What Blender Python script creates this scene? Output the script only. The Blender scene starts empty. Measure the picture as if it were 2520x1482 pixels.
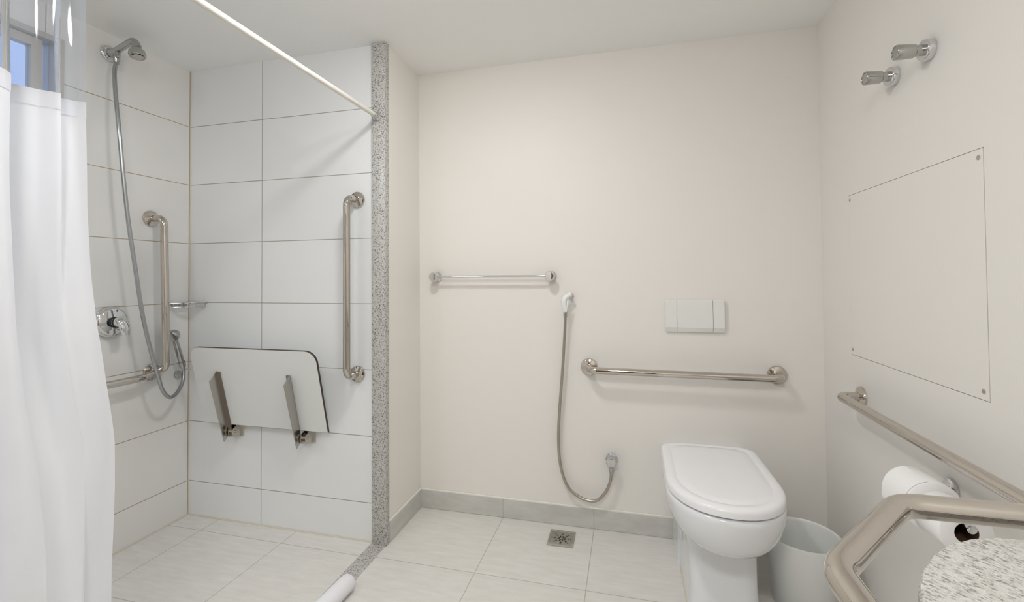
import bpy, bmesh, math, random
from mathutils import Vector, Matrix
random.seed(7)
S = bpy.context.scene
C = S.collection
V = Vector

# ------------------------------------------------------------------ room dimensions (metres)
XL, XR = -2.19, 0.81          # left shower wall, right wall
YS, YM = 1.879, 2.228         # shower back wall, main back wall
XJ = -1.0675                  # face of the short return wall between them
YF = -1.15                    # wall behind the camera
ZC = 2.279                    # ceiling
CAMH = 1.2

# ------------------------------------------------------------------ camera
cam = bpy.data.cameras.new('camera')
cam.sensor_width = 36.0
cam.lens = 36.0 * 1124.67 / 2520.0
cam.shift_y = -81.7 / 2520.0
cam.clip_start = 0.02
co = bpy.data.objects.new('camera', cam)
C.objects.link(co)
r_ = V((0.96946444, 0.24511725, -0.00749847))
u_ = V((0.01209707, -0.01726059, 0.99977784))
f_ = V((-0.24493337, 0.96933978, 0.01969873))
m = Matrix((r_, u_, -f_)).transposed().to_4x4()
m.translation = V((0, 0, CAMH))
co.matrix_world = m
S.camera = co

# ------------------------------------------------------------------ view and world
S.view_settings.view_transform = 'Standard'
S.view_settings.look = 'None'
S.view_settings.gamma = 1.0
S.view_settings.use_curve_mapping = False
S.view_settings.exposure = 0.19
w = bpy.data.worlds.new('World'); S.world = w
w.use_nodes = True
bg = w.node_tree.nodes['Background']
bg.inputs[0].default_value = (0.44, 0.53, 0.78, 1)
bg.inputs[1].default_value = 1.15
try:
    S.cycles.max_bounces = 9
    S.cycles.diffuse_bounces = 6
    S.cycles.use_adaptive_sampling = True
    S.cycles.adaptive_threshold = 0.035
    S.cycles.glossy_bounces = 4
    S.cycles.transparent_max_bounces = 14
    S.cycles.caustics_reflective = False
except Exception:
    pass

# one lamp of the room and two added fill lamps: strengths are tuned here, the fixtures are built further down
LAMPS = [  # x, y, radius, watts, colour
    (-0.60, 1.16, 0.100, 9.0, (1.0, 0.985, 0.975)),
    (-0.15, -0.40, 0.22, 17.0, (1.0, 0.98, 0.96)),  # added fill lamp, brightens the room from the camera side
    (-1.60, 0.15, 0.17, 5.0, (0.90, 0.96, 1.0)),  # added cool fill lamp over the shower
]

# ------------------------------------------------------------------ mesh helpers
def add_box(bm, lo, hi, mtx=None):
    vs = []
    for z in (lo[2], hi[2]):
        for x, y in ((lo[0], lo[1]), (hi[0], lo[1]), (hi[0], hi[1]), (lo[0], hi[1])):
            p = V((x, y, z))
            vs.append(bm.verts.new(mtx @ p if mtx else p))
    for f in ((3, 2, 1, 0), (4, 5, 6, 7), (0, 1, 5, 4), (1, 2, 6, 5), (2, 3, 7, 6), (3, 0, 4, 7)):
        bm.faces.new([vs[i] for i in f])
    return bm

def box(lo, hi, bev=0.0, seg=2, mtx=None):
    bm = bmesh.new(); add_box(bm, lo, hi, mtx)
    if bev > 0:
        bmesh.ops.bevel(bm, geom=bm.edges[:], offset=bev, segments=seg, profile=0.5, affect='EDGES')
    return bm

def frame_of(d):
    d = d.normalized()
    a = V((0, 0, 1)) if abs(d.z) < 0.9 else V((1, 0, 0))
    s = d.cross(a).normalized()
    return s, d.cross(s).normalized()

def add_tube(bm, pts, rad, seg=16, caps=True, flat=1.0):
    """sweep a circle along pts; rad is a number or list"""
    pts = [V(p) for p in pts]
    n = len(pts)
    rs = rad if isinstance(rad, (list, tuple)) else [rad] * n
    rings = []; side = None
    for i, p in enumerate(pts):
        d = (pts[min(i + 1, n - 1)] - pts[max(i - 1, 0)])
        d = d.normalized() if d.length > 1e-9 else V((0, 0, 1))
        if side is None:
            side, up = frame_of(d)
        else:
            side = (side - d * side.dot(d))
            side = side.normalized() if side.length > 1e-6 else frame_of(d)[0]
            up = d.cross(side)
        rings.append([bm.verts.new(p + (side * math.cos(a) + up * math.sin(a) * flat) * rs[i])
                      for a in [2 * math.pi * k / seg for k in range(seg)]])
    for i in range(n - 1):
        for k in range(seg):
            bm.faces.new((rings[i][k], rings[i][(k + 1) % seg], rings[i + 1][(k + 1) % seg], rings[i + 1][k]))
    if caps:
        bm.faces.new(rings[0][::-1]); bm.faces.new(rings[-1])
    return bm

def tube(pts, rad, seg=16, caps=True, flat=1.0):
    return add_tube(bmesh.new(), pts, rad, seg, caps, flat)

def add_lathe(bm, prof, origin, axis, seg=32, cap0=True, cap1=True):
    """prof: list of (distance along axis, radius)"""
    axis = V(axis).normalized(); s, u = frame_of(axis); origin = V(origin)
    rings = []
    for t, r in prof:
        c = origin + axis * t
        if r < 1e-6:
            rings.append([bm.verts.new(c)])
        else:
            rings.append([bm.verts.new(c + (s * math.cos(a) + u * math.sin(a)) * r)
                          for a in [2 * math.pi * k / seg for k in range(seg)]])
    for A, B in zip(rings, rings[1:]):
        for k in range(seg):
            k2 = (k + 1) % seg
            if len(A) == 1 and len(B) == 1: continue
            if len(A) == 1: bm.faces.new((A[0], B[k2], B[k]))
            elif len(B) == 1: bm.faces.new((A[k], A[k2], B[0]))
            else: bm.faces.new((A[k], A[k2], B[k2], B[k]))
    if cap0 and len(rings[0]) > 1: bm.faces.new(rings[0][::-1])
    if cap1 and len(rings[-1]) > 1: bm.faces.new(rings[-1])
    return bm

def lathe(prof, origin, axis, seg=32, cap0=True, cap1=True):
    return add_lathe(bmesh.new(), prof, origin, axis, seg, cap0, cap1)

def loft(rings, cap0=True, cap1=True):
    bm = bmesh.new(); R = [[bm.verts.new(V(p)) for p in r] for r in rings]
    n = len(R[0])
    for A, B in zip(R, R[1:]):
        for k in range(n):
            bm.faces.new((A[k], A[(k + 1) % n], B[(k + 1) % n], B[k]))
    if cap0: bm.faces.new(R[0][::-1])
    if cap1: bm.faces.new(R[-1])
    return bm

def fillet(pts, rad, n=8):
    pts = [V(p) for p in pts]; out = [pts[0]]
    for a, b, c in zip(pts, pts[1:], pts[2:]):
        d1 = (a - b); d2 = (c - b); l = min(rad, d1.length * .49, d2.length * .49)
        ang = d1.angle(d2); t = l
        p1 = b + d1.normalized() * t; p2 = b + d2.normalized() * t
        bis = (d1.normalized() + d2.normalized()).normalized()
        R = t * math.tan(ang / 2); cen = b + bis * (t / math.cos(ang / 2))
        v1 = p1 - cen; v2 = p2 - cen; om = v1.angle(v2)
        for k in range(n + 1):
            s = k / n
            v = (v1 * math.sin((1 - s) * om) + v2 * math.sin(s * om)) / math.sin(om)
            out.append(cen + v)
    out.append(pts[-1]); return out

def smooth_path(pts, step=0.004):
    """Catmull-Rom through pts, resampled evenly"""
    pts = [V(p) for p in pts]; P = [pts[0] * 2 - pts[1]] + pts + [pts[-1] * 2 - pts[-2]]
    raw = []
    for i in range(1, len(P) - 2):
        a, b, c, d = P[i - 1:i + 3]
        for k in range(24):
            t = k / 24
            raw.append(0.5 * ((2 * b) + (c - a) * t + (2 * a - 5 * b + 4 * c - d) * t * t + (3 * b - a - 3 * c + d) * t ** 3))
    raw.append(pts[-1]); out = [raw[0]]; acc = 0
    for a, b in zip(raw, raw[1:]):
        l = (b - a).length; pos = step - acc
        while pos <= l and l > 1e-9:
            out.append(a + (b - a) * (pos / l)); pos += step
        acc = l - (pos - step)
    out.append(pts[-1]); return out

ORG = {}
def obj(name, bm, mat, parent=None, sharp=35, label=None):
    """link bm (in world coordinates) as one mesh object"""
    org = ORG.get(parent, V((0, 0, 0))) if parent else V((0, 0, 0))
    bmesh.ops.recalc_face_normals(bm, faces=bm.faces[:])
    bmesh.ops.translate(bm, verts=bm.verts[:], vec=-org)
    me = bpy.data.meshes.new(name); bm.to_mesh(me); bm.free()
    me.materials.append(mat); me.shade_smooth()
    me.set_sharp_from_angle(angle=math.radians(sharp))
    o = bpy.data.objects.new(name, me); C.objects.link(o)
    if parent: o.parent = parent; ORG[o] = org
    if label: o['label'] = label
    return o

def tag(o, label, cat, group=None, kind=None):
    o['label'] = label; o['category'] = cat
    if group: o['group'] = group
    if kind: o['kind'] = kind
    return o

def thing(name, label, cat, loc, group=None):
    o = bpy.data.objects.new(name, None); C.objects.link(o)
    o.location = loc; ORG[o] = V(loc); o.empty_display_size = 0.05
    return tag(o, label, cat, group)

def struct(name, bm, mat, sharp=35):
    o = obj(name, bm, mat, None, sharp); o['kind'] = 'structure'; return o

# ------------------------------------------------------------------ materials
def mat(name, col, rough=0.5, metal=0.0, spec=0.5, **kw):
    m = bpy.data.materials.new(name); m.use_nodes = True
    b = m.node_tree.nodes['Principled BSDF']
    b.inputs['Base Color'].default_value = (*col, 1)
    b.inputs['Roughness'].default_value = rough
    b.inputs['Metallic'].default_value = metal
    b.inputs['Specular IOR Level'].default_value = spec
    for k, v in kw.items():
        b.inputs[k.replace('_', ' ')].default_value = v
    return m

def N(m, t, **kw):
    n = m.node_tree.nodes.new(t)
    for k, v in kw.items(): setattr(n, k, v)
    return n

def lk(m, a, b): m.node_tree.links.new(a, b)

def math_(m, op, a, b=None, c=None):
    n = N(m, 'ShaderNodeMath', operation=op)
    for i, v in enumerate((a, b, c)):
        if v is None: continue
        if isinstance(v, (int, float)): n.inputs[i].default_value = v
        else: lk(m, v, n.inputs[i])
    return n.outputs[0]

def noise(m, vec, scale, detail=3, rough=0.5, mapping=None):
    if mapping:
        mp = N(m, 'ShaderNodeMapping', vector_type='TEXTURE'); mp.inputs['Scale'].default_value = mapping[0]
        mp.inputs['Rotation'].default_value = mapping[1]
        lk(m, vec, mp.inputs[0]); vec = mp.outputs[0]
    n = N(m, 'ShaderNodeTexNoise'); n.inputs['Scale'].default_value = scale
    n.inputs['Detail'].default_value = detail; n.inputs['Roughness'].default_value = rough
    lk(m, vec, n.inputs['Vector']); return n.outputs['Fac']

def ramp(m, fac, stops):
    n = N(m, 'ShaderNodeValToRGB'); cr = n.color_ramp
    while len(cr.elements) < len(stops): cr.elements.new(0.5)
    for e, (p, c) in zip(cr.elements, stops):
        e.position = p; e.color = (*c, 1) if len(c) == 3 else c
    lk(m, fac, n.inputs[0]); return n.outputs[0]

def mixc(m, fac, a, b):
    n = N(m, 'ShaderNodeMix', data_type='RGBA')
    if isinstance(fac, (int, float)): n.inputs[0].default_value = fac
    else: lk(m, fac, n.inputs[0])
    for i, v in ((6, a), (7, b)):
        if isinstance(v, tuple): n.inputs[i].default_value = (*v, 1)
        else: lk(m, v, n.inputs[i])
    return n.outputs[2]

def tile_mat(name, c1, c2, grout, joints, rough, streak=None, gw=0.0036):
    """joints: list of (axis, offset, pitch); coordinates are those of the world"""
    m = mat(name, c1, rough); b = m.node_tree.nodes['Principled BSDF']
    pos = N(m, 'ShaderNodeNewGeometry').outputs['Position']
    sep = N(m, 'ShaderNodeSeparateXYZ'); lk(m, pos, sep.inputs[0])
    line = None
    for ax, off, pitch in joints:
        v = math_(m, 'DIVIDE', math_(m, 'SUBTRACT', sep.outputs[ax], off), pitch)
        d = math_(m, 'MULTIPLY', math_(m, 'PINGPONG', v, 0.5), pitch)
        mr = N(m, 'ShaderNodeMapRange', interpolation_type='SMOOTHSTEP')
        mr.inputs['From Min'].default_value = gw * 0.32; mr.inputs['From Max'].default_value = gw * 0.62
        mr.inputs['To Min'].default_value = 1; mr.inputs['To Max'].default_value = 0
        lk(m, d, mr.inputs['Value'])
        line = mr.outputs[0] if line is None else math_(m, 'MAXIMUM', line, mr.outputs[0])
    if streak:
        f = noise(m, pos, streak[0], 6, 0.62, (streak[1], (0, 0, 0)))
    else:
        f = noise(m, pos, 2.5, 2)
    base = mixc(m, ramp(m, f, [(0.35, (0, 0, 0)), (0.65, (1, 1, 1))]), c1, c2)
    lk(m, mixc(m, line, base, grout), b.inputs['Base Color'])
    lk(m, math_(m, 'MULTIPLY_ADD', line, 0.5, rough), b.inputs['Roughness'])
    bp = N(m, 'ShaderNodeBump'); bp.inputs['Strength'].default_value = 0.4; bp.inputs['Distance'].default_value = 0.001
    lk(m, math_(m, 'SUBTRACT', 1.0, line), bp.inputs['Height']); lk(m, bp.outputs[0], b.inputs['Normal'])
    return m

def paint_mat(name, col, rough=0.55):
    m = mat(name, col, rough); b = m.node_tree.nodes['Principled BSDF']
    pos = N(m, 'ShaderNodeNewGeometry').outputs['Position']
    bp = N(m, 'ShaderNodeBump'); bp.inputs['Strength'].default_value = 0.06; bp.inputs['Distance'].default_value = 0.002
    lk(m, noise(m, pos, 60, 4), bp.inputs['Height']); lk(m, bp.outputs[0], b.inputs['Normal'])
    return m

def granite_mat(name, scale, base, mid, dark, pale, mapping=None, amt=(0.38, 0.47), rough=0.25):
    m = mat(name, base, rough); b = m.node_tree.nodes['Principled BSDF']
    pos = N(m, 'ShaderNodeNewGeometry').outputs['Position']
    n1 = noise(m, pos, scale, 4, 0.6, mapping)
    n2 = noise(m, pos, scale * 2.3, 3, 0.6, mapping)
    n3 = noise(m, pos, scale * 0.45, 3, 0.5, mapping)
    c = mixc(m, ramp(m, n3, [(0.42, (0, 0, 0)), (0.62, (1, 1, 1))]), base, mid)
    c = mixc(m, ramp(m, n2, [(0.52, (0, 0, 0)), (0.62, (1, 1, 1))]), c, pale)
    c = mixc(m, ramp(m, n1, [(amt[0], (1, 1, 1)), (amt[1], (0, 0, 0))]), c, dark)
    lk(m, c, b.inputs['Base Color'])
    return m

M = {}
M['paint'] = paint_mat('warm_white_paint', (0.81, 0.787, 0.748))
M['ceiling'] = paint_mat('ceiling_paint', (0.92, 0.92, 0.905), 0.7)
M['wall_tile_back'] = tile_mat('white_wall_tile_back', (0.78, 0.795, 0.805), (0.795, 0.81, 0.815), (0.34, 0.315, 0.265),
                               [(2, 0.1733, 0.3025), (0, -1.745, 0.607)], 0.16)
M['wall_tile_left'] = tile_mat('white_wall_tile_left', (0.79, 0.785, 0.77), (0.81, 0.80, 0.785), (0.40, 0.32, 0.22),
                               [(2, 0.1733, 0.3025), (1, 0.66, 0.607)], 0.16)
ST = (26.0, (3.2, 0.6, 1.0))
FC = ((0.68, 0.665, 0.63), (0.745, 0.735, 0.705), (0.47, 0.45, 0.405))
M['floor_tile'] = tile_mat('beige_floor_tile', *FC, [(0, -0.6165, 0.4475), (1, 1.781, 0.4475)], 0.32, ST, 0.0036)
M['shower_floor_tile'] = tile_mat('shower_floor_tile', *FC, [(0, -1.5375, 0.455), (1, 1.773, 0.4475)], 0.32, ST, 0.0036)
M['base_back'] = tile_mat('baseboard_tile', (0.52, 0.52, 0.49), (0.60, 0.60, 0.57), (0.45, 0.43, 0.39), [(0, -0.6165, 0.4475)], 0.4, ST)
M['base_side'] = tile_mat('baseboard_side_tile', (0.52, 0.52, 0.49), (0.60, 0.60, 0.57), (0.45, 0.43, 0.39), [(1, 1.45, 0.4475)], 0.4, (26.0, (0.6, 3.2, 1.0)))
M['granite'] = granite_mat('grey_granite', 230, (0.47, 0.465, 0.44), (0.55, 0.54, 0.52), (0.10, 0.095, 0.09), (0.62, 0.61, 0.58))
M['counter'] = granite_mat('white_granite_counter', 290, (0.50, 0.49, 0.46), (0.58, 0.57, 0.55), (0.22, 0.215, 0.20), (0.66, 0.65, 0.63),
                           ((1.8, 1.0, 1.0), (0, 0, math.radians(-51))), (0.36, 0.49), 0.3)
M['steel'] = mat('polished_steel', (0.58, 0.54, 0.49), 0.045, 1.0)
M['chrome'] = mat('chrome', (0.70, 0.71, 0.72), 0.05, 1.0)
M['chrome_soft'] = mat('worn_chrome', (0.47, 0.47, 0.455), 0.20, 1.0)
M['nickel'] = mat('brushed_nickel', (0.52, 0.50, 0.465), 0.24, 1.0)
M['arm_shaded'] = mat('brushed_nickel_shaded', (0.33, 0.29, 0.255), 0.3, 1.0)  # darker copy of the arm metal, the flange's shade put into its colour
M['porcelain'] = mat('white_porcelain', (0.80, 0.815, 0.835), 0.12, 0, 0.5, Coat_Weight=0.3)
M['lid'] = mat('white_seat_plastic', (0.875, 0.875, 0.895), 0.22)
M['plastic'] = mat('white_plastic', (0.82, 0.84, 0.825), 0.35)
M['plate'] = mat('flush_plate_plastic', (0.79, 0.80, 0.775), 0.3)
M['seat'] = mat('seat_laminate', (0.74, 0.75, 0.74), 0.3)
M['edge'] = mat('dark_phenolic_edge', (0.045, 0.03, 0.025), 0.5)
M['black'] = mat('black_rubber', (0.02, 0.02, 0.02), 0.5)
M['rod'] = mat('white_enamel_rod', (0.80, 0.78, 0.72), 0.25)
M['paper'] = mat('toilet_paper', (0.87, 0.865, 0.86), 0.95, 0, 0.1)
M['card'] = mat('brown_cardboard', (0.10, 0.06, 0.035), 0.9, 0, 0.1)
M['foam'] = mat('white_foam', (0.82, 0.82, 0.86), 0.8, 0, 0.2)
M['alu'] = mat('window_aluminium', (0.52, 0.49, 0.45), 0.4, 0.3)
M['wood'] = mat('dark_door_wood', (0.12, 0.065, 0.035), 0.4)
M['dial'] = mat('white_dial', (0.8, 0.82, 0.84), 0.3)
M['hose_brown'] = mat('steel_hose', (0.46, 0.42, 0.36), 0.25, 1.0)
M['hose_grey'] = mat('grey_chrome_hose', (0.42, 0.435, 0.45), 0.25, 1.0)
M['silicone'] = mat('silicone_bead', (0.66, 0.60, 0.50), 0.5)
M['caulk'] = mat('white_cement_bead', (0.82, 0.80, 0.74), 0.6)

def fabric_mat():
    m = bpy.data.materials.new('white_curtain_fabric'); m.use_nodes = True
    nt = m.node_tree; b = nt.nodes['Principled BSDF']; out = nt.nodes['Material Output']
    b.inputs['Base Color'].default_value = (0.87, 0.89, 0.935, 1); b.inputs['Roughness'].default_value = 0.8
    tr = N(m, 'ShaderNodeBsdfTranslucent'); tr.inputs[0].default_value = (0.86, 0.87, 0.90, 1)
    mx = N(m, 'ShaderNodeMixShader'); mx.inputs[0].default_value = 0.28
    lk(m, b.outputs[0], mx.inputs[1]); lk(m, tr.outputs[0], mx.inputs[2]); lk(m, mx.outputs[0], out.inputs[0])
    pos = N(m, 'ShaderNodeNewGeometry').outputs['Position']
    bp = N(m, 'ShaderNodeBump'); bp.inputs['Strength'].default_value = 0.25; bp.inputs['Distance'].default_value = 0.006
    lk(m, noise(m, pos, 9, 4, 0.5, ((1, 1, 0.5), (0, 0, 0))), bp.inputs['Height']); lk(m, bp.outputs[0], b.inputs['Normal'])
    return m
M['fabric'] = fabric_mat()

def film_mat(name, tint, haze, ior=1.45):
    m = bpy.data.materials.new(name); m.use_nodes = True
    nt = m.node_tree; out = nt.nodes['Material Output']; nt.nodes.remove(nt.nodes['Principled BSDF'])
    t = N(m, 'ShaderNodeBsdfTransparent'); t.inputs[0].default_value = (*tint, 1)
    g = N(m, 'ShaderNodeBsdfGlossy'); g.inputs['Roughness'].default_value = 0.06
    d = N(m, 'ShaderNodeBsdfTranslucent'); d.inputs[0].default_value = (0.8, 0.85, 0.92, 1)
    fr = N(m, 'ShaderNodeFresnel'); fr.inputs[0].default_value = ior
    m1 = N(m, 'ShaderNodeMixShader'); m1.inputs[0].default_value = haze
    lk(m, t.outputs[0], m1.inputs[1]); lk(m, d.outputs[0], m1.inputs[2])
    m2 = N(m, 'ShaderNodeMixShader'); lk(m, fr.outputs[0], m2.inputs[0])
    lk(m, m1.outputs[0], m2.inputs[1]); lk(m, g.outputs[0], m2.inputs[2]); lk(m, m2.outputs[0], out.inputs[0])
    return m
M['vinyl'] = film_mat('clear_vinyl', (0.93, 0.955, 1.0), 0.25)
M['glass'] = film_mat('window_glass', (0.86, 0.93, 1.0), 0.0)

def emit_mat(name, col, strength):
    m = mat(name, (0.9, 0.9, 0.9), 0.5); b = m.node_tree.nodes['Principled BSDF']
    b.inputs['Emission Color'].default_value = (*col, 1); b.inputs['Emission Strength'].default_value = strength
    return m

# ------------------------------------------------------------------ room shell
T = 0.12
WY0, WY1, WZ0, WZ1 = 0.42, 1.325, 1.42, 2.165       # window opening in the left wall
# the tiled floor of the room and of the shower with the granite strip between
GX0, GX1 = -1.137, -1.062
struct('floor', box((GX1, YF, -T), (XR, YM, 0)), M['floor_tile'])
sf = struct('floor_shower', box((XL, YF, -T), (GX0, YS, 0)), M['shower_floor_tile'])
struct('ceiling', box((XL - T, YF - T, ZC), (XR + T, YM + T, ZC + T)), M['ceiling'])
bm = bmesh.new()
add_box(bm, (XL - T, YF - T, -T), (XL, WY0, ZC)); add_box(bm, (XL - T, WY1, -T), (XL, YS + T, ZC))
add_box(bm, (XL - T, WY0, -T), (XL, WY1, WZ0)); add_box(bm, (XL - T, WY0, WZ1), (XL, WY1, ZC))
struct('wall_left', bm, M['wall_tile_left'])
struct('wall_shower', box((XL, YS, -T), (-1.122, YS + T, ZC)), M['wall_tile_back'])
struct('wall_partition', box((-1.122, YS + 0.012, -T), (XJ, YM + T, ZC)), M['paint'])
struct('wall_back', box((XJ, YM, -T), (XR + T, YM + T, ZC)), M['paint'])
# right wall, with the recess the access panel sits in
PY0, PY1, PZ0, PZ1 = 1.302, 1.975, 0.902, 1.494
gp = 0.0018
bm = bmesh.new()
a0, a1, b0, b1 = PY0 - gp, PY1 + gp, PZ0 - gp, PZ1 + gp
add_box(bm, (XR, YF - T, -T), (XR + T, a0, ZC)); add_box(bm, (XR, a1, -T), (XR + T, YM, ZC))
add_box(bm, (XR, a0, -T), (XR + T, a1, b0)); add_box(bm, (XR, a0, b1), (XR + T, a1, ZC))
add_box(bm, (XR + 0.03, a0, b0), (XR + T, a1, b1))
struct('wall_right', bm, M['paint'])
struct('wall_front', box((XL - T, YF - T, -T), (XR + T, YF, ZC)), M['paint'])
# granite post and floor strip
struct('trim_1', box((-1.128, YS - 0.020, 0.0), (-1.0585, YS + 0.012, ZC), 0.0025, 2), M['granite'])
struct('trim_2', box((GX0, YF, -T), (GX1, YS - 0.004, 0.003), 0.002, 1), M['granite'])
# baseboards
BH, BT = 0.094, 0.010
struct('baseboard_back', box((XJ, YM - BT, 0), (XR, YM, BH), 0.0025, 1), M['base_back'])
struct('baseboard_partition', box((XJ, YS + 0.014, 0), (XJ + BT, YM, BH), 0.0025, 1), M['base_side'])
struct('baseboard_right', box((XR - BT, YF, 0), (XR, YM - BT, BH), 0.0025, 1), M['base_side'])
# white cement bead that finishes the tiles
struct('trim_3', tube([(XJ + BT, YM - 0.004, BH + 0.001), (XR, YM - 0.004, BH + 0.001)], 0.004, 8), M['caulk'])
struct('trim_4', tube([(XJ + 0.004, YS + 0.014, BH + 0.001), (XJ + 0.004, YM, BH + 0.001)], 0.004, 8), M['caulk'])

struct('trim_5', tube([(XL + .002, YS - .003, .001), (-1.128, YS - .003, .001)], .0035, 8), M['silicone'])
struct('trim_6', tube([(XL + .003, YF, .001), (XL + .003, YS - .002, .001)], .0035, 8), M['silicone'])
struct('trim_7', tube([(XL + .001, YS - .001, .0), (XL + .001, YS - .001, ZC)], .0028, 8), M['silicone'])
# dark door added out of view behind the camera for the polished metal to reflect
dr = struct('added_door', box((-0.72, YF, 0.0), (0.22, YF + 0.04, 2.08), 0.004), M['wood'])
hd = obj('added_door_handle', tube(fillet([(-0.62, YF + 0.04, 1.02), (-0.62, YF + 0.09, 1.02), (-0.50, YF + 0.09, 1.02)], 0.02), 0.009), M['steel'], dr)

# window in the left wall
def rect_frame(y0, y1, z0, z1, wd, x0, x1, bev=0.003):
    bm = bmesh.new()
    add_box(bm, (x0, y0, z0), (x1, y0 + wd, z1)); add_box(bm, (x0, y1 - wd, z0), (x1, y1, z1))
    add_box(bm, (x0, y0 + wd, z0), (x1, y1 - wd, z0 + wd)); add_box(bm, (x0, y0 + wd, z1 - wd), (x1, y1 - wd, z1))
    return bm
win = struct('window_1', rect_frame(WY0, WY1, WZ0, WZ1, 0.022, XL - 0.075, XL + 0.006), M['alu'])
obj('window_frame', rect_frame(WY0 + 0.04, 1.268, WZ0 + 0.03, WZ1 - 0.026, 0.034, XL - 0.05, XL - 0.018), M['alu'], win)
obj('window_glass', box((XL - 0.037, WY0 + 0.07, WZ0 + 0.06), (XL - 0.033, 1.237, WZ1 - 0.057)), M['glass'], win)
obj('window_glass', box((XL - 0.047, 1.268, WZ0 + 0.02), (XL - 0.043, WY1 - 0.02, WZ1 - 0.02)), M['glass'], win)

# ------------------------------------------------------------------ ceiling lamps
def ceiling_lamp(x, y, r, watts, col, label):
    t = thing('ceiling_lamp', label, 'ceiling light', (x, y, ZC))
    obj('lamp_rim', lathe([(0, r + 0.018), (0.012, r + 0.018), (0.016, r + 0.008), (0.010, r), (0.0, r)], (x, y, ZC), (0, 0, -1), 48), M['plastic'], t)
    area = math.pi * r * r
    s = watts / (area * math.pi)
    if r < 0.1:     # recessed downlight: the lamp sits behind the glass and throws its light downward
        obj('lamp_diffuser', lathe([(0.002, r), (0.003, r * .6), (0.003, 0)], (x, y, ZC), (0, 0, -1), 48), emit_mat('downlight_glow', col, 3.0), t)
        la = bpy.data.lights.new('downlight', 'AREA'); la.shape = 'DISK'; la.size = 2 * r; la.energy = watts * 4
        la.color = col; la.spread = math.radians(165)
        lo = bpy.data.objects.new('downlight', la); C.objects.link(lo); lo.parent = t; lo.location = (0, 0, -0.006)
        return t
    h = 0.4 * r        # domed opal bowl
    prof = [(0.0, r)] + [(h * math.sin(a), r * math.cos(a)) for a in [math.pi / 2 * k / 10 for k in range(1, 10)]] + [(h, 0)]
    obj('lamp_bowl', lathe(prof, (x, y, ZC), (0, 0, -1), 48), emit_mat('lamp_glow', col, s), t)
    return t
for a, lb in zip(LAMPS, ('small domed ceiling light in front of the back wall', 'added domed fill light behind the camera',
                         'added domed fill light above the shower')):
    ceiling_lamp(*a, lb)

# ------------------------------------------------------------------ grab bars
def flange(name, p, n, r, t, mat_=None, h=0.013):
    prof = [(0, r), (h * .35, r * .995), (h * .7, r * .93), (h * .95, r * .72), (h * 1.15, r * .5), (h * 1.2, 0.0165)]
    o = obj(name, lathe(prof, p, n, 40), mat_ or M['steel'], t); return o

def wall_bar(label, p0, p1, n, off, rad=0.016, fr=0.038, el=0.045, ends=(True, True)):
    p0, p1, n = V(p0), V(p1), V(n)
    t = thing('grab_bar', label, 'grab bar', p0)
    path = [p0 + n * .006, p0 + n * off, p1 + n * off, p1 + n * .006]
    obj('bar', tube(fillet(path, el, 10), rad, 24), M['steel'], t)
    flange('flange', p0, n, fr, t); flange('flange', p1, n, fr, t)
    return t

wall_bar('straight vertical steel grab bar beside the granite post', (-1.213, YS, 1.563), (-1.213, YS, 0.757), (0, -1, 0), 0.086)
wall_bar('horizontal steel grab bar above the toilet, on the back wall', (-0.184, YM, 0.765), (0.628, YM, 0.762), (0, -1, 0), 0.084, fr=0.040)
wall_bar('horizontal steel grab bar on the right wall, above the paper rolls', (XR, 1.903, 0.760), (XR, 0.93, 0.760), (-1, 0, 0), 0.072, fr=0.037)
# L-shaped bar on the shower's left wall
o_ = 0.080
g = thing('grab_bar', 'L-shaped steel grab bar on the left shower wall, crossed by the hose', 'grab bar', (XL, 1.690, 0.765))
n = V((1, 0, 0))
vp = fillet([V((XL + .006, 1.678, 1.489)), V((XL + o_, 1.678, 1.489)), V((XL + o_, 1.694, 0.775)), V((XL + .006, 1.690, 0.765))], 0.048, 10)
obj('bar', tube(vp, 0.016, 24), M['steel'], g)
hp = fillet([V((XL + .006, 0.90, 0.758)), V((XL + o_, 0.90, 0.758)), V((XL + o_, 1.60, 0.760)), V((XL + .056, 1.690, 0.778))], 0.045, 10)
obj('bar', tube(hp, 0.016, 24), M['steel'], g)
flange('flange', (XL, 1.678, 1.489), n, 0.038, g); flange('flange', (XL, 1.685, 0.762), n, 0.040, g)
flange('flange', (XL, 0.90, 0.758), n, 0.038, g)
# U-shaped bar around the washbasin counter
g = thing('grab_bar', 'large U-shaped steel support rail around the granite counter, nearest the camera', 'grab bar', (XR, 0.783, 0.868))
zb = 0.868
up = fillet([(XR - .005, 0.780, zb), (0.376, 0.780, zb), (0.2225, 0.591, zb), (0.2225, -0.03, zb), (0.376, -0.21, zb), (XR - .005, -0.21, zb)], 0.026, 10)
obj('bar', tube(up, 0.0162, 32), M['steel'], g)
flange('flange', (XR, 0.780, zb), (-1, 0, 0), 0.04, g); flange('flange', (XR, -0.21, zb), (-1, 0, 0), 0.04, g)

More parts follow.
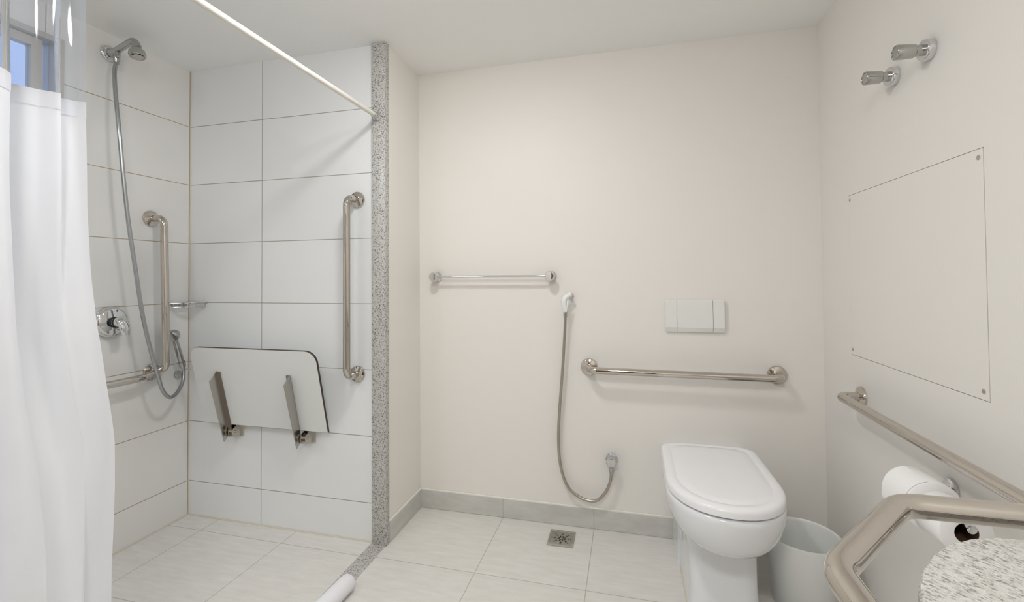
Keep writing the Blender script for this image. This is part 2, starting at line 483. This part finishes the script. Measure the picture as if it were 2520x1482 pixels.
# ------------------------------------------------------------------ granite counter
t = thing('washbasin_counter', 'speckled light granite counter with a rounded corner inside the U-shaped rail', 'counter', (XR, 0.3, 0.86))
pts = [(XR - .0005, 0.728), (0.60, 0.731), (0.50, 0.733), (0.455, 0.730), (0.422, 0.719), (0.384, 0.696), (0.352, 0.666), (0.323, 0.630), (0.301, 0.594), (0.287, 0.560), (0.280, 0.52)]
pts = pts + [(x, 0.573 - y) for x, y in pts[::-1]]
def outl(z, k=0.0):
    c = V((0.56, 0.2865)); res = []
    for x, y in pts:
        v = V((x, y)) - c; l = v.length
        q = c + v * ((l - k) / l) if x < XR - .01 else V((x, y - math.copysign(k, y - .28)))
        res.append((q.x, q.y, z))
    return res
obj('counter_top', loft([outl(0.832, .002), outl(0.834), outl(0.857), outl(0.860, .0025)]), M['counter'], t, 30)
obj('counter_apron', loft([outl(0.74, .03), outl(0.832, .03)]), M['counter'], t, 30)

# ------------------------------------------------------------------ shower curtain and its rod
RX, RZ = -1.098, 1.936
t = thing('curtain_rod', 'thin white shower curtain rod running from the granite post', 'curtain rod', (RX, YS - .02, RZ))
obj('rod', tube([(RX, YF + .02, RZ + .014), (RX, YS - 0.045, RZ)], 0.0105, 20), M['rod'], t)
for yy, nn, zz in ((YS - .0205, -1, RZ), (YF, 1, RZ + .014)):
    obj('end_cup', lathe([(0, .021), (.006, .021), (.010, .018), (.013, .0155), (.034, .0145), (.034, .0108)], (RX, yy, zz), (0, nn, 0), 28), M['chrome'], t)

EY = [(2.0, .700), (1.57, .714), (1.36, .716), (1.23, .722), (1.10, .731), (0.97, .747), (0.85, .765), (0.74, .772), (0.65, .776), (0.48, .780), (0.05, .79)]
def edge_y(z):
    for (za, ya), (zb_, yb) in zip(EY, EY[1:]):
        if z >= zb_:
            k = (za - z) / (za - zb_); k = k * k * (3 - 2 * k) if False else k
            return ya + (yb - ya) * min(1, max(0, k))
    return EY[-1][1]
KEY = [  # plan of the pleats at the seam: (distance fraction, x, y)
    (-1.112, .7135), (-1.126, .704), (-1.134, .688), (-1.136, .674), (-1.110, .668), (-1.116, .655), (-1.128, .640), (-1.134, .622),
    (-1.144, .606), (-1.150, .597), (-1.128, .590), (-1.098, .584), (-1.082, .572), (-1.074, .555), (-1.090, .535),
    (-1.130, .520), (-1.140, .500), (-1.105, .480), (-1.070, .465), (-1.065, .440), (-1.100, .420), (-1.135, .405), (-1.140, .385),
    (-1.100, .360), (-1.070, .340), (-1.075, .315), (-1.120, .295), (-1.125, .270)]
plan = smooth_path([(x, y, 0) for x, y in KEY], 0.006)
def curtain(z0, z1, nz, blend_soft, dx=0.0, thick=0.0):
    bm = bmesh.new(); n = len(plan); grid = []
    for j in range(nz + 1):
        z = z0 + (z1 - z0) * j / nz
        down = max(0.0, (1.57 - z) / 1.5)
        row = []
        for i, p in enumerate(plan):
            s = i / (n - 1)
            fl = edge_y(z) - .714
            y = .714 + (p.y - .714) * (1 + 0.12 * down) + fl
            # pleats soften and wander downward
            ax = p.x + 1.11
            if z < 1.57:
                x = -1.11 + ax * (1 - 0.45 * min(1, down * 2)) + 0.020 * math.sin(s * 19 + 2.2 * down * 2) * min(1, down * 3) \
                    + 0.012 * math.sin(s * 43 - 5 * down + 1) * min(1, down * 2) * 0.6
                x += 0.006 * math.sin(z * 9 + s * 7) * min(1, down * 4)
            else:
                k = (z - 1.57) / .34
                x = -1.11 + ax * (1 + 0.25 * k) + 0.010 * math.sin(s * 60 + 3 * k) * k
                x = x * (1 - k * .5) + (RX + ax * 0.5) * k * .5
            row.append(bm.verts.new((x + dx, y, z)))
        grid.append(row)
    for a, b in zip(grid, grid[1:]):
        for i in range(n - 1):
            bm.faces.new((a[i], a[i + 1], b[i + 1], b[i]))
    return bm
t = thing('shower_curtain', 'white shower curtain with a clear vinyl top band, gathered at the left', 'shower curtain', (-1.11, 0.55, 0.06))
obj('curtain_cloth', curtain(0.06, 1.575, 60, True), M['fabric'], t, 80)
obj('curtain_hem', curtain(1.545, 1.578, 2, True, 0.0015), M['fabric'], t, 80)
obj('vinyl_band', curtain(1.572, 1.915, 16, False), M['vinyl'], t, 80, label='clear vinyl top band')
for i in range(7):
    yy = 0.29 + i * 0.066
    c = V((RX, yy, RZ + .008 - .006)); ring = [c + V((math.cos(a) * .017, 0, math.sin(a) * .019)) for a in [k * math.pi / 10 for k in range(21)]]
    obj('curtain_ring', tube(ring, 0.0016, 8), M['plastic'], t)

# ------------------------------------------------------------------ shower fittings on the left wall
def ribbed(path, r, seg=12, amp=0.09, nrib=None):
    return tube(path, [r * (1 + (amp if (i // 1) % 2 else -amp * .3)) for i in range(len(path))], seg)

sx, sy, sz = XL, 1.490, 2.190
t = thing('wall_shower', 'small chrome wall shower head with a short arm, high on the left wall', 'shower', (sx, sy, sz))
obj('wall_flange', lathe([(0, .033), (.006, .033), (.010, .030), (.0105, .017)], (sx, sy, sz), (1, 0, 0), 40), M['chrome'], t)
bm = bmesh.new()
for k in range(11):
    a = math.radians(150 + k * 22)
    c = V((sx + .0108, sy + math.cos(a) * .0235, sz + math.sin(a) * .0235))
    mt = Matrix.Translation(c) @ Matrix.Rotation(a, 4, 'X')
    add_box(bm, (0, -.0042, -.0036), (.001, .0042, .0036), mt)
obj('dial_marks', bm, M['dial'], t, label='white dial marks')
obj('body', lathe([(.008, .019), (.02, .019), (.034, .0165), (.05, .0145), (.06, .012)], (sx, sy, sz), V((1, 0, .12)), 32), M['chrome_soft'], t)
ap = fillet([V((sx + .03, sy, sz + .002)), V((sx + .150, sy - .004, sz + .038)), V((sx + .166, sy, sz + .005))], 0.02, 8)
obj('arm', tube(ap, [.0135 + .0015 * min(1, i / 5) for i in range(len(ap))], 20), M['chrome_soft'], t)
hc = V((sx + .161, sy - .002, sz + .014)); hd_ = V((.20, -.05, -1)).normalized()
obj('spray_head', lathe([(0, .013), (.010, .0155), (.014, .0155), (.016, .020), (.028, .029), (.042, .0315), (.052, .030), (.054, .027), (.050, .020), (.053, .010), (.055, 0)], hc, hd_, 36), M['chrome_soft'], t)
obj('nozzle_face', lathe([(.0545, .021), (.0565, .019), (.057, 0)], hc, hd_, 28), M['nickel'], t)
obj('diverter_knob', lathe([(0, .009), (.020, .009), (.024, .006), (.024, 0)], (sx + .058, sy - .003, sz - .004), (.12, -.1, -1), 20), M['chrome_soft'], t)
obj('hose_socket', lathe([(0, .012), (.022, .012), (.028, .010), (.044, .0085)], (sx + .042, sy + .002, sz - .006), (.05, 0, -1), 20), M['chrome_soft'], t)

hose = [(-2.146, 1.492, 2.150), (-2.141, 1.480, 2.10), (-2.125, 1.474, 2.0), (-2.10, 1.472, 1.84), (-2.09, 1.481, 1.667), (-2.08, 1.497, 1.46), (-2.075, 1.525, 1.25),
        (-2.07, 1.552, 1.054), (-2.065, 1.585, .889), (-2.06, 1.613, .775), (-2.066, 1.642, .695), (-2.08, 1.688, .649), (-2.10, 1.741, .658), (-2.125, 1.788, .696), (-2.139, 1.806, .738), (-2.140, 1.803, .764)]
hs = obj('shower_hose', ribbed(smooth_path(hose, 0.0033), 0.0078), M['hose_grey'])
tag(hs, 'long grey ribbed shower hose looping down to the hand sprayer', 'shower hose')

t = thing('hand_sprayer', 'small chrome hand sprayer clipped low on the left shower wall', 'hand shower', (XL, 1.815, .722))
top = V((-2.132, 1.752, .915)); bot = V((-2.140, 1.803, .764))
obj('handle', tube([bot, bot + (top - bot) * .12, bot + (top - bot) * .5, bot + (top - bot) * .85, top + (top - bot) * .03], [.0120, .0135, .0135, .0120, .0125], 20), M['chrome_soft'], t)
hn = V((.35, -.85, -.38)).normalized()
obj('head', lathe([(-.026, 0), (-.024, .010), (-.015, .021), (-.004, .0265), (.010, .0285), (.020, .0280), (.025, .024), (.0255, 0)], top + V((0, -.004, .016)), hn, 32), M['chrome_soft'], t)
obj('wall_disc', lathe([(0, .019), (.008, .019), (.012, .016), (.036, .012), (.036, 0)], (XL, 1.818, .722), (1, -.05, .10), 28), M['chrome_soft'], t)
obj('clip', lathe([(-.012, .0150), (.012, .0165), (.012, .0135), (-.012, .0130)], bot + (top - bot) * .12, (top - bot), 24, False, False), M['chrome_soft'], t)
obj('lever_tip', tube([(-2.140, 1.812, .752), (-2.132, 1.836, .748)], [.005, .003], 10), M['chrome'], t)

# mixer valve
vx, vy, vz = XL, 1.502, 1.016
t = thing('shower_valve', 'round chrome mixer valve with a lever on the left wall', 'shower valve', (vx, vy, vz))
obj('escutcheon', lathe([(0, .066), (.006, .0665), (.016, .0655), (.026, .060), (.030, .052), (.031, 0)], (vx, vy, vz), (1, 0, 0), 56), M['chrome'], t)
for k in range(2):
    obj('seal_ring', lathe([(0, .0225), (.003, .0235), (.006, .0225)], (vx + .033 + k * .013, vy, vz), (1, 0, 0), 32), M['black'], t)
obj('stem', lathe([(.025, .021), (.05, .0205), (.066, .019), (.072, .016), (.074, 0)], (vx, vy, vz), (1, 0, 0), 32), M['chrome'], t)
lp = smooth_path([(vx + .058, vy, vz + .014), (vx + .076, vy, vz + .004), (vx + .086, vy + .003, vz - .022), (vx + .088, vy + .005, vz - .055)], .004)
obj('lever', tube(lp, [.019 + .005 * math.sin(math.pi * i / (len(lp) - 1)) - .004 * i / len(lp) for i in range(len(lp))], 20, True, .62), M['chrome'], t)
obj('indicator_dot', lathe([(.029, .0045), (.0305, .004), (.031, 0)], (vx, vy + .012, vz + .048), (1, 0, 0), 16), M['black'], t)

# corner wire basket
t = thing('soap_basket', 'small chrome wire soap basket in the shower corner', 'soap basket', (XL, YS, 1.07))
def corner_curve(k, z):
    a = V((XL + .004, YS - .118 * k, z)); b = V((XL + .115 * k, YS - .004, z)); mid = V((XL + .082 * k, YS - .086 * k, z))
    return smooth_path([a, a * .45 + mid * .55 + V((-.006, -.006, 0)), mid, b * .45 + mid * .55 + V((-.002, -.004, 0)), b], .008)
ru, rl = corner_curve(1.0, 1.082), corner_curve(.93, 1.063)
bm = bmesh.new()
for path, rr in ((ru, .0028), (rl, .0022)):
    add_tube(bm, path, rr, 8)
add_tube(bm, [(XL + .004, YS - .116, 1.082), (XL + .004, YS - .004, 1.082), (XL + .113, YS - .004, 1.082)], .0024, 8)
obj('rim', bm, M['chrome'], t)
bm = bmesh.new()
for k in range(1, 12):
    a = ru[int(k * (len(ru) - 1) / 12)]; b = rl[int(k * (len(rl) - 1) / 12)]
    add_tube(bm, [a, b], .0014, 6)
for k in range(1, 9):
    a = rl[int(k * (len(rl) - 1) / 9)]
    add_tube(bm, [a, (a.x, YS - .004, 1.063)], .0014, 6)
obj('wires', bm, M['chrome'], t)
obj('badge', box((XL + .0005, YS - .1, 1.064), (XL + .005, YS - .02, 1.081)), M['chrome_soft'], t)

# ------------------------------------------------------------------ folding shower seat
t = thing('folding_bench', 'folded-up white shower seat with dark edge on the tiled wall', 'shower seat', (-1.72, YS, .45))
bx0, bx1 = -2.034, -1.336
yb, zb0 = YS - 0.048, 0.493      # lower edge of the seat's underside
yt, zt = YS - 0.140, 0.877       # upper edge
ux = V((1, 0, 0)); uv = (V((0, yt, zt)) - V((0, yb, zb0))); L_ = uv.length; uv.normalize(); un = ux.cross(uv).normalized()
if un.y > 0: un = -un
def sp(a, b, c=0.0):   # a along x from left, b up the board, c out of the underside towards the room
    return V((bx0, yb, zb0)) + ux * a + uv * b + un * c
Wd = bx1 - bx0
def seat_outline(ins=0.0):
    R = 0.055; o = [(ins, ins), (Wd - ins, ins)]
    for cx, a0 in ((Wd - R, 0), (R, 90)):
        for k in range(9):
            a = math.radians(a0 + k * 90 / 8)
            o.append((cx + math.cos(a) * (R - ins), L_ - R + math.sin(a) * (R - ins)))
    return o
def seat_slab(ins, c0, c1):
    o = seat_outline(ins)
    return loft([[sp(a, b, c0) for a, b in o], [sp(a, b, c1) for a, b in o]])
core = obj('seat_core', seat_slab(0.0, -.0115, -.0006), M['edge'], t, 30, label='dark brown core of the seat board')
obj('seat_board', seat_slab(.0008, -.0006, 0.0), M['seat'], t, 30)
obj('seat_top', seat_slab(.0008, -.0121, -.0115), M['seat'], t, 30)
for ax_, fs in ((0.139, 1), (0.549, -1)):
    # angle iron: one flange lies on the board, the web stands out from it
    arm = obj('seat_arm', loft([[sp(ax_ + k, q, c) for q, c in ((.278, .002), (.248, .048), (-.070, .040), (-.050, .002))] for k in (-.0025, .0025)]), M['nickel'], t)
    obj('arm_flange', loft([[sp(ax_ + k, q, c) for q, c in ((.275, .0003), (.275, .004), (-.06, .004), (-.06, .0003))] for k in (.0025 * fs, .0215 * fs)]), M['arm_shaded'], arm)
    px_ = bx0 + ax_ + .004
    br = obj('wall_bracket', box((px_, YS - .005, .425), (px_ + .044, YS, .492), .001, 1), M['nickel'], t)
    for dx_ in (.004, .030):
        obj('hinge_cheek', loft([[V((px_ + dx_ + k, YS - a, z)) for a, z in ((.004, .488), (.030, .488), (.052, .476), (.056, .455), (.050, .432), (.004, .428))] for k in (0, .004)]), M['steel'], br)
    obj('hinge_pin', tube([(px_ - .010, YS - .040, .458), (px_ + .040, YS - .040, .458)], .007, 16), M['steel'], br)
    obj('bolt_head', lathe([(0, .006), (.003, .0055), (.004, .003), (.0045, 0)], (px_ + .034, YS - .040, .458), (1, 0, 0), 18), M['chrome'], br)

# ------------------------------------------------------------------ back wall: towel bar, bidet spray, flush plate
t = thing('towel_bar', 'thin chrome towel bar on the back wall', 'towel bar', (-.67, YM, 1.202))
obj('bar', tube([(-.962, YM - .050, 1.2025), (-.366, YM - .050, 1.2025)], .0062, 18), M['chrome'], t)
for x_ in (-.965, -.363):
    p = obj('end_post', lathe([(0, .0245), (.006, .0245), (.010, .018), (.020, .0125), (.034, .0125), (.040, .021), (.050, .0245), (.060, .0240), (.066, .020), (.067, 0)], (x_, YM, 1.2025), (0, -1, 0), 32), M['chrome'], t)

t = thing('bidet_spray', 'white bidet spray hanging on a small chrome hook', 'bidet spray', (-.268, YM, 1.106))
obj('hook', lathe([(0, .0135), (.004, .0135), (.007, .009), (.030, .008), (.033, .0105), (.044, .0105), (.046, .007), (.046, 0)], (-.268, YM, 1.104), (0, -1, 0), 22), M['chrome'], t)
hp_ = smooth_path([(-.2905, YM - .046, 1.030), (-.2935, YM - .048, 1.055), (-.2955, YM - .050, 1.080), (-.288, YM - .047, 1.100), (-.268, YM - .040, 1.110)], .004)
hn_ = len(hp_)
obj('spray_handle', tube(hp_, [(.0095 + .003 * math.sin(math.pi * i / hn_)) for i in range(hn_)], 18), M['plastic'], t)
obj('trigger', tube(smooth_path([(-.283, YM - .055, 1.040), (-.278, YM - .060, 1.066), (-.276, YM - .058, 1.086)], .004), .0035, 10), M['plastic'], t)
obj('nozzle', lathe([(0, .0115), (.012, .013), (.014, .011), (.014, 0)], (-.274, YM - .041, 1.109), (.75, .2, .45), 20), M['plastic'], t)
obj('ferrule', tube([(-.2905, YM - .046, 1.032), (-.291, YM - .045, 1.006)], .0092, 16), M['chrome_soft'], t)
bh = [(-.291, 2.183, 1.008), (-.294, 2.185, .94), (-.299, 2.188, .87), (-.311, 2.193, .714), (-.325, 2.198, .556), (-.332, 2.200, .42), (-.325, 2.200, .305), (-.301, 2.198, .22),
      (-.264, 2.193, .174), (-.206, 2.188, .149), (-.153, 2.183, .153), (-.112, 2.180, .196), (-.089, 2.178, .25), (-.0835, 2.178, .292)]
hs = obj('bidet_hose', ribbed(smooth_path(bh, .0030), .0068), M['hose_brown'])
tag(hs, 'brownish steel flexible hose hanging in a J below the bidet spray', 'hose')
t = thing('wall_valve', 'small chrome angle valve feeding the hose, left of the toilet', 'valve', (-.083, YM, .335))
obj('valve_flange', lathe([(0, .027), (.006, .027), (.012, .020), (.016, .014)], (-.083, YM, .335), (0, -1, 0), 30), M['chrome'], t)
obj('valve_body', lathe([(.01, .0175), (.045, .0175), (.056, .0225), (.064, .0225), (.069, .018), (.070, 0)], (-.083, YM, .337), (0, -1, .08), 30), M['chrome'], t)
obj('hose_nut', lathe([(0, .011), (.016, .0095), (.020, .0125), (.034, .0125), (.040, .0095), (.050, .008)], (-.083, 2.178, .330), (0, 0, -1), 24), M['chrome_soft'], t)

fx0, fx1, fz0, fz1 = .166, .417, .9435, 1.0885
t = thing('flush_plate', 'white rectangular flush plate on the back wall above the toilet rail', 'flush plate', ((fx0 + fx1) / 2, YM, .94))
obj('plate_frame', box((fx0 + .004, YM - .008, fz0 + .004), (fx1 - .004, YM, fz1 - .004), .002), M['plate'], t)
for a, b in ((fx0, .2150), (.2166, .3685), (.3701, fx1)):
    prof = [(YM - .006, fz0), (YM - .012, fz0 - .0005), (YM - .021, fz0 + .020), (YM - .0215, fz1 - .003), (YM - .019, fz1), (YM - .006, fz1)]
    obj('flush_button', loft([[V((x_, y_, z_)) for y_, z_ in prof] for x_ in (a, a + .001, b - .001, b)]), M['plate'], t, 20)

# ------------------------------------------------------------------ right wall: hooks, access panel, paper rolls
hook_lb = ('chrome robe hook on the right wall, the nearer and larger-looking one', 'chrome robe hook on the right wall, the farther and lower-looking one')
def robe_hook(y, z, lb):
    t = thing('robe_hook', lb, 'robe hook', (XR, y, z), 'robe hooks on the right wall')
    obj('wall_disc', lathe([(0, .0285), (.017, .0285), (.020, .0265), (.020, .0)], (XR, y, z), (-1, 0, 0), 36), M['chrome'], t)
    obj('peg', lathe([(.018, .0150), (.036, .0150), (.039, .0185), (.080, .0205), (.083, .019), (.0835, .0165), (.082, .016), (.082, 0)], (XR, y, z), (-1, .02, .03), 32), M['chrome_soft'], t)
robe_hook(1.480, 1.812, hook_lb[0]); robe_hook(1.650, 1.812, hook_lb[1])

t = thing('access_panel', 'white flush access panel screwed into the right wall', 'access panel', (XR, (PY0 + PY1) / 2, PZ0))
obj('panel', box((XR - .0006, PY0, PZ0), (XR + .018, PY1, PZ1)), M['paint'], t)
for y_, z_ in ((1.316, 1.474), (1.962, 1.477), (1.969 - .006, .921), (1.327 - .008, .922)):
    obj('screw', lathe([(0, .0058), (.0012, .0056), (.002, .003), (.002, 0)], (XR - .0005, y_, z_), (-1, 0, 0), 18), M['nickel'], t)

t = thing('paper_holder', 'chrome double toilet paper holder under the right wall rail', 'paper holder', (XR, 1.437, .635))
obj('wall_disc', lathe([(0, .027), (.008, .027), (.012, .022), (.013, .011)], (XR, 1.437, .640), (-1, 0, 0), 32), M['chrome'], t)
obj('arm', tube(fillet([(XR - .01, 1.437, .640), (.705, 1.437, .652), (.705, 1.20, .654)], .02), .0068, 18), M['chrome'], t)
obj('end_knob', lathe([(0, .007), (.004, .0095), (.012, .0095), (.014, .006), (.014, 0)], (.705, 1.205, .654), (0, -1, 0), 24), M['chrome'], t)
def paper_roll(y0, y1, r, cx, cz, lb, flap=False):
    t = thing('toilet_paper_roll', lb, 'toilet paper', (cx, y0, cz), 'toilet paper rolls')
    ax = V((0, 1, 0)); L = y1 - y0; ri = .0225
    obj('paper', lathe([(0, ri), (0, r - .003), (.003, r), (L - .003, r), (L, r - .003), (L, ri)], (cx, y0, cz), ax, 64, False, False), M['paper'], t, 50)
    obj('core', lathe([(.001, ri + .0003), (.001, ri - .0012), (L - .001, ri - .0012), (L - .001, ri + .0003)], (cx, y0, cz), ax, 40, False, False), M['card'], t, label='brown cardboard core')
    if flap:
        bm = bmesh.new(); rows = []
        for k in range(13):
            a = math.radians(100 + k * 8.6); rr = r + .0012 + (.004 if k > 10 else 0)
            rows.append([V((cx + math.cos(a) * rr, yy, cz + math.sin(a) * rr)) for yy in (y0 + .002, y1 - .002)])
        for (a, b), (c, d) in zip(rows, rows[1:]):
            bm.faces.new([bm.verts.new(q) for q in (a, b, d, c)])
        bmesh.ops.remove_doubles(bm, verts=bm.verts[:], dist=1e-5)
        obj('loose_sheet', bm, M['paper'], t)
paper_roll(1.210, 1.300, .0515, .705, .637, 'nearer toilet paper roll showing its open brown core')
paper_roll(1.314, 1.414, .0610, .703, .640, 'farther toilet paper roll with a loose sheet edge', True)

# ------------------------------------------------------------------ toilet
TX = .314
def lid_ring(k, z, ins=0.0, dz=0.0, half=.189, front=1.530, back=2.104, n=2.15, sy=1.0):
    """closed outline of the seat: square back with rounded corners, oval front"""
    hw = half - ins; fr = front + ins; bk = back - ins; y0 = 1.755; out = []
    b = y0 - fr
    for i in range(48):
        th = math.pi * i / 48          # right side to left side round the front
        c, s = math.cos(th), math.sin(th)
        out.append(V((TX + math.copysign(abs(c) ** (2 / n), c) * hw, y0 - abs(s) ** (2 / n) * b, z)))
    R = .055
    for i in range(8): out.append(V((TX - hw + .004 * (i / 8), y0 + (bk - R - y0) * i / 8, z)))
    for i in range(9):
        a = math.pi - math.pi / 2 * i / 8
        out.append(V((TX - hw + .004 + R + math.cos(a) * R, bk - R + math.sin(a) * R, z)))
    for i in range(1, 8): out.append(V((TX - hw + .004 + R + (2 * hw - .008 - 2 * R) * i / 8, bk + .004 * math.sin(math.pi * i / 8), z)))
    for i in range(9):
        a = math.pi / 2 - math.pi / 2 * i / 8
        out.append(V((TX + hw - .004 - R + math.cos(a) * R, bk - R + math.sin(a) * R, z)))
    for i in range(1, 8): out.append(V((TX + hw - .004 * (1 - i / 8), bk - R + (y0 - bk + R) * i / 8, z)))
    return out
def shrink(ring, z, sx_, sy_, cy=1.86, dy=0.0):
    return [V((TX + (p.x - TX) * sx_, cy + dy + (p.y - cy) * sy_, z)) for p in ring]
t = thing('toilet', 'white toilet with its lid down against the back wall', 'toilet', (TX, 1.9, 0))
base = lid_ring(0, 0)
lid = loft([lid_ring(0, .4532, .004), lid_ring(0, .4550, .0), lid_ring(0, .470, .0), lid_ring(0, .4775, .003), lid_ring(0, .4815, .009), lid_ring(0, .4835, .018),
            lid_ring(0, .4838, .033), lid_ring(0, .4820, .036), lid_ring(0, .4818, .039), lid_ring(0, .4838, .043), lid_ring(0, .4848, .07), lid_ring(0, .4852, .12)])
obj('lid', lid, M['lid'], t, 60)
obj('seat', loft([lid_ring(0, .4475, .034), lid_ring(0, .4480, .032), lid_ring(0, .4528, .032), lid_ring(0, .4534, .034)]), M['lid'], t, 50)
for sx_ in (-1, 1):
    obj('hinge', tube([(TX + sx_ * .115, 2.098, .462), (TX + sx_ * .055, 2.098, .462)], .011, 16), M['lid'], t)
g = lambda z, a, b, dy=0.0, cy=1.86: shrink(base, z, a, b, cy, dy)
bowl = loft([g(.4475, .93, .96), g(.4475, .975, .985), g(.443, 1.0, 1.0), g(.430, 1.004, 1.003), g(.405, .995, .998), g(.380, .965, .982), g(.355, .915, .955), g(.330, .845, .91), g(.310, .76, .85),
             g(.294, .67, .77, .01), g(.282, .60, .68, .02), g(.275, .53, .58, .04)])
obj('bowl', bowl, M['porcelain'], t, 60)
def ped(z, hw, y0, y1, r=.05):
    out = []
    r = min(r, hw * .95)
    for cx, cy, a0 in ((TX + hw - r, y0 + r, -90), (TX + hw - .01, y1 - .01, 0), (TX - hw + .01, y1 - .01, 90), (TX - hw + r, y0 + r, 180)):
        rr = r if cy < 1.9 else .01
        for k in range(9):
            a = math.radians(a0 + k * 90 / 8); out.append(V((cx + math.cos(a) * rr, cy + math.sin(a) * rr, z)))
    return out
obj('pedestal', loft([ped(0, .116, 1.700, 2.226), ped(.02, .114, 1.702, 2.226), ped(.12, .110, 1.720, 2.226), ped(.22, .113, 1.735, 2.226), ped(.30, .125, 1.74, 2.226), ped(.36, .145, 1.76, 2.226), ped(.43, .165, 1.80, 2.226)]), M['porcelain'], t, 50)
obj('rear_panel', loft([[V((TX - a, 2.02, z)), V((TX - a, 2.224, z)), V((TX - .10, 2.224, z)), V((TX - .10, 2.02, z))] for z, a in ((.0, .128), (.25, .124), (.34, .138))]), M['porcelain'], t)
obj('bolt_slot', box((TX - .1165, 1.985, .125), (TX - .112, 2.004, .255), .001, 1), M['plate'], t)
obj('floor_seal', loft([ped(.0005, .1195, 1.696, 2.225), ped(.0035, .118, 1.698, 2.225)]), M['silicone'], t, label='beige sealing line at the floor')

# ------------------------------------------------------------------ waste bin
t = thing('waste_bin', 'open white plastic waste bin beside the toilet', 'waste bin', (.612, 1.90, 0))
obj('bin_body', lathe([(.0, .098), (.004, .103), (.24, .1195), (.248, .1215), (.251, .1205), (.248, .1180), (.24, .1170), (.008, .100), (.006, 0)], (.612, 1.90, 0.0), (0, 0, 1), 64), M['plastic'], t, 60)

# ------------------------------------------------------------------ floor drain
dx0, dx1, dy0, dy1 = -.366, -.249, 2.040, 2.166
t = thing('floor_drain', 'square steel floor drain with a patterned grate', 'floor drain', ((dx0 + dx1) / 2, (dy0 + dy1) / 2, 0))
fw = .010
bm = bmesh.new()
for lo, hi in (((dx0, dy0), (dx1, dy0 + fw)), ((dx0, dy1 - fw), (dx1, dy1)), ((dx0, dy0 + fw), (dx0 + fw, dy1 - fw)), ((dx1 - fw, dy0 + fw), (dx1, dy1 - fw))):
    add_box(bm, (*lo, .0005), (*hi, .0042))
bmesh.ops.bevel(bm, geom=bm.edges[:], offset=.0008, segments=1, affect='EDGES')
obj('drain_frame', bm, M['steel'], t)
gr = obj('grate', box((dx0 + fw, dy0 + fw, .0005), (dx1 - fw, dy1 - fw, .0018)), M['nickel'], t)
bm = bmesh.new(); cx, cy = (dx0 + dx1) / 2, (dy0 + dy1) / 2
for k in range(8):
    a = math.radians(22.5 + k * 45)
    for r0, r1, wd in ((.007, .021, .0030), (.027, .034, .0042), (.040, .045, .0032)):
        mt = Matrix.Translation((cx, cy, .0018)) @ Matrix.Rotation(a + (.39 if r0 > .026 else 0), 4, 'Z')
        add_box(bm, (r0, -wd, 0), (r1, wd, .0003), mt)
obj('grate_slots', bm, M['black'], gr, label='dark openings of the grate')

# ------------------------------------------------------------------ white roll at the bottom of the frame
A, B = V((-1.052, 1.575, .034)), V((-1.075, 1.15, .034))
d = (B - A); Ln = d.length
rl_ = obj('rolled_mat', lathe([(-.006, 0), (-.005, .012), (0, .024), (.008, .0305), (.02, .0325), (Ln, .0335), (Ln + .004, .030), (Ln + .004, 0)], A, d, 40), M['foam'], None, 70)
tag(rl_, 'round-ended white roll lying on the floor along the granite strip', 'rolled mat')
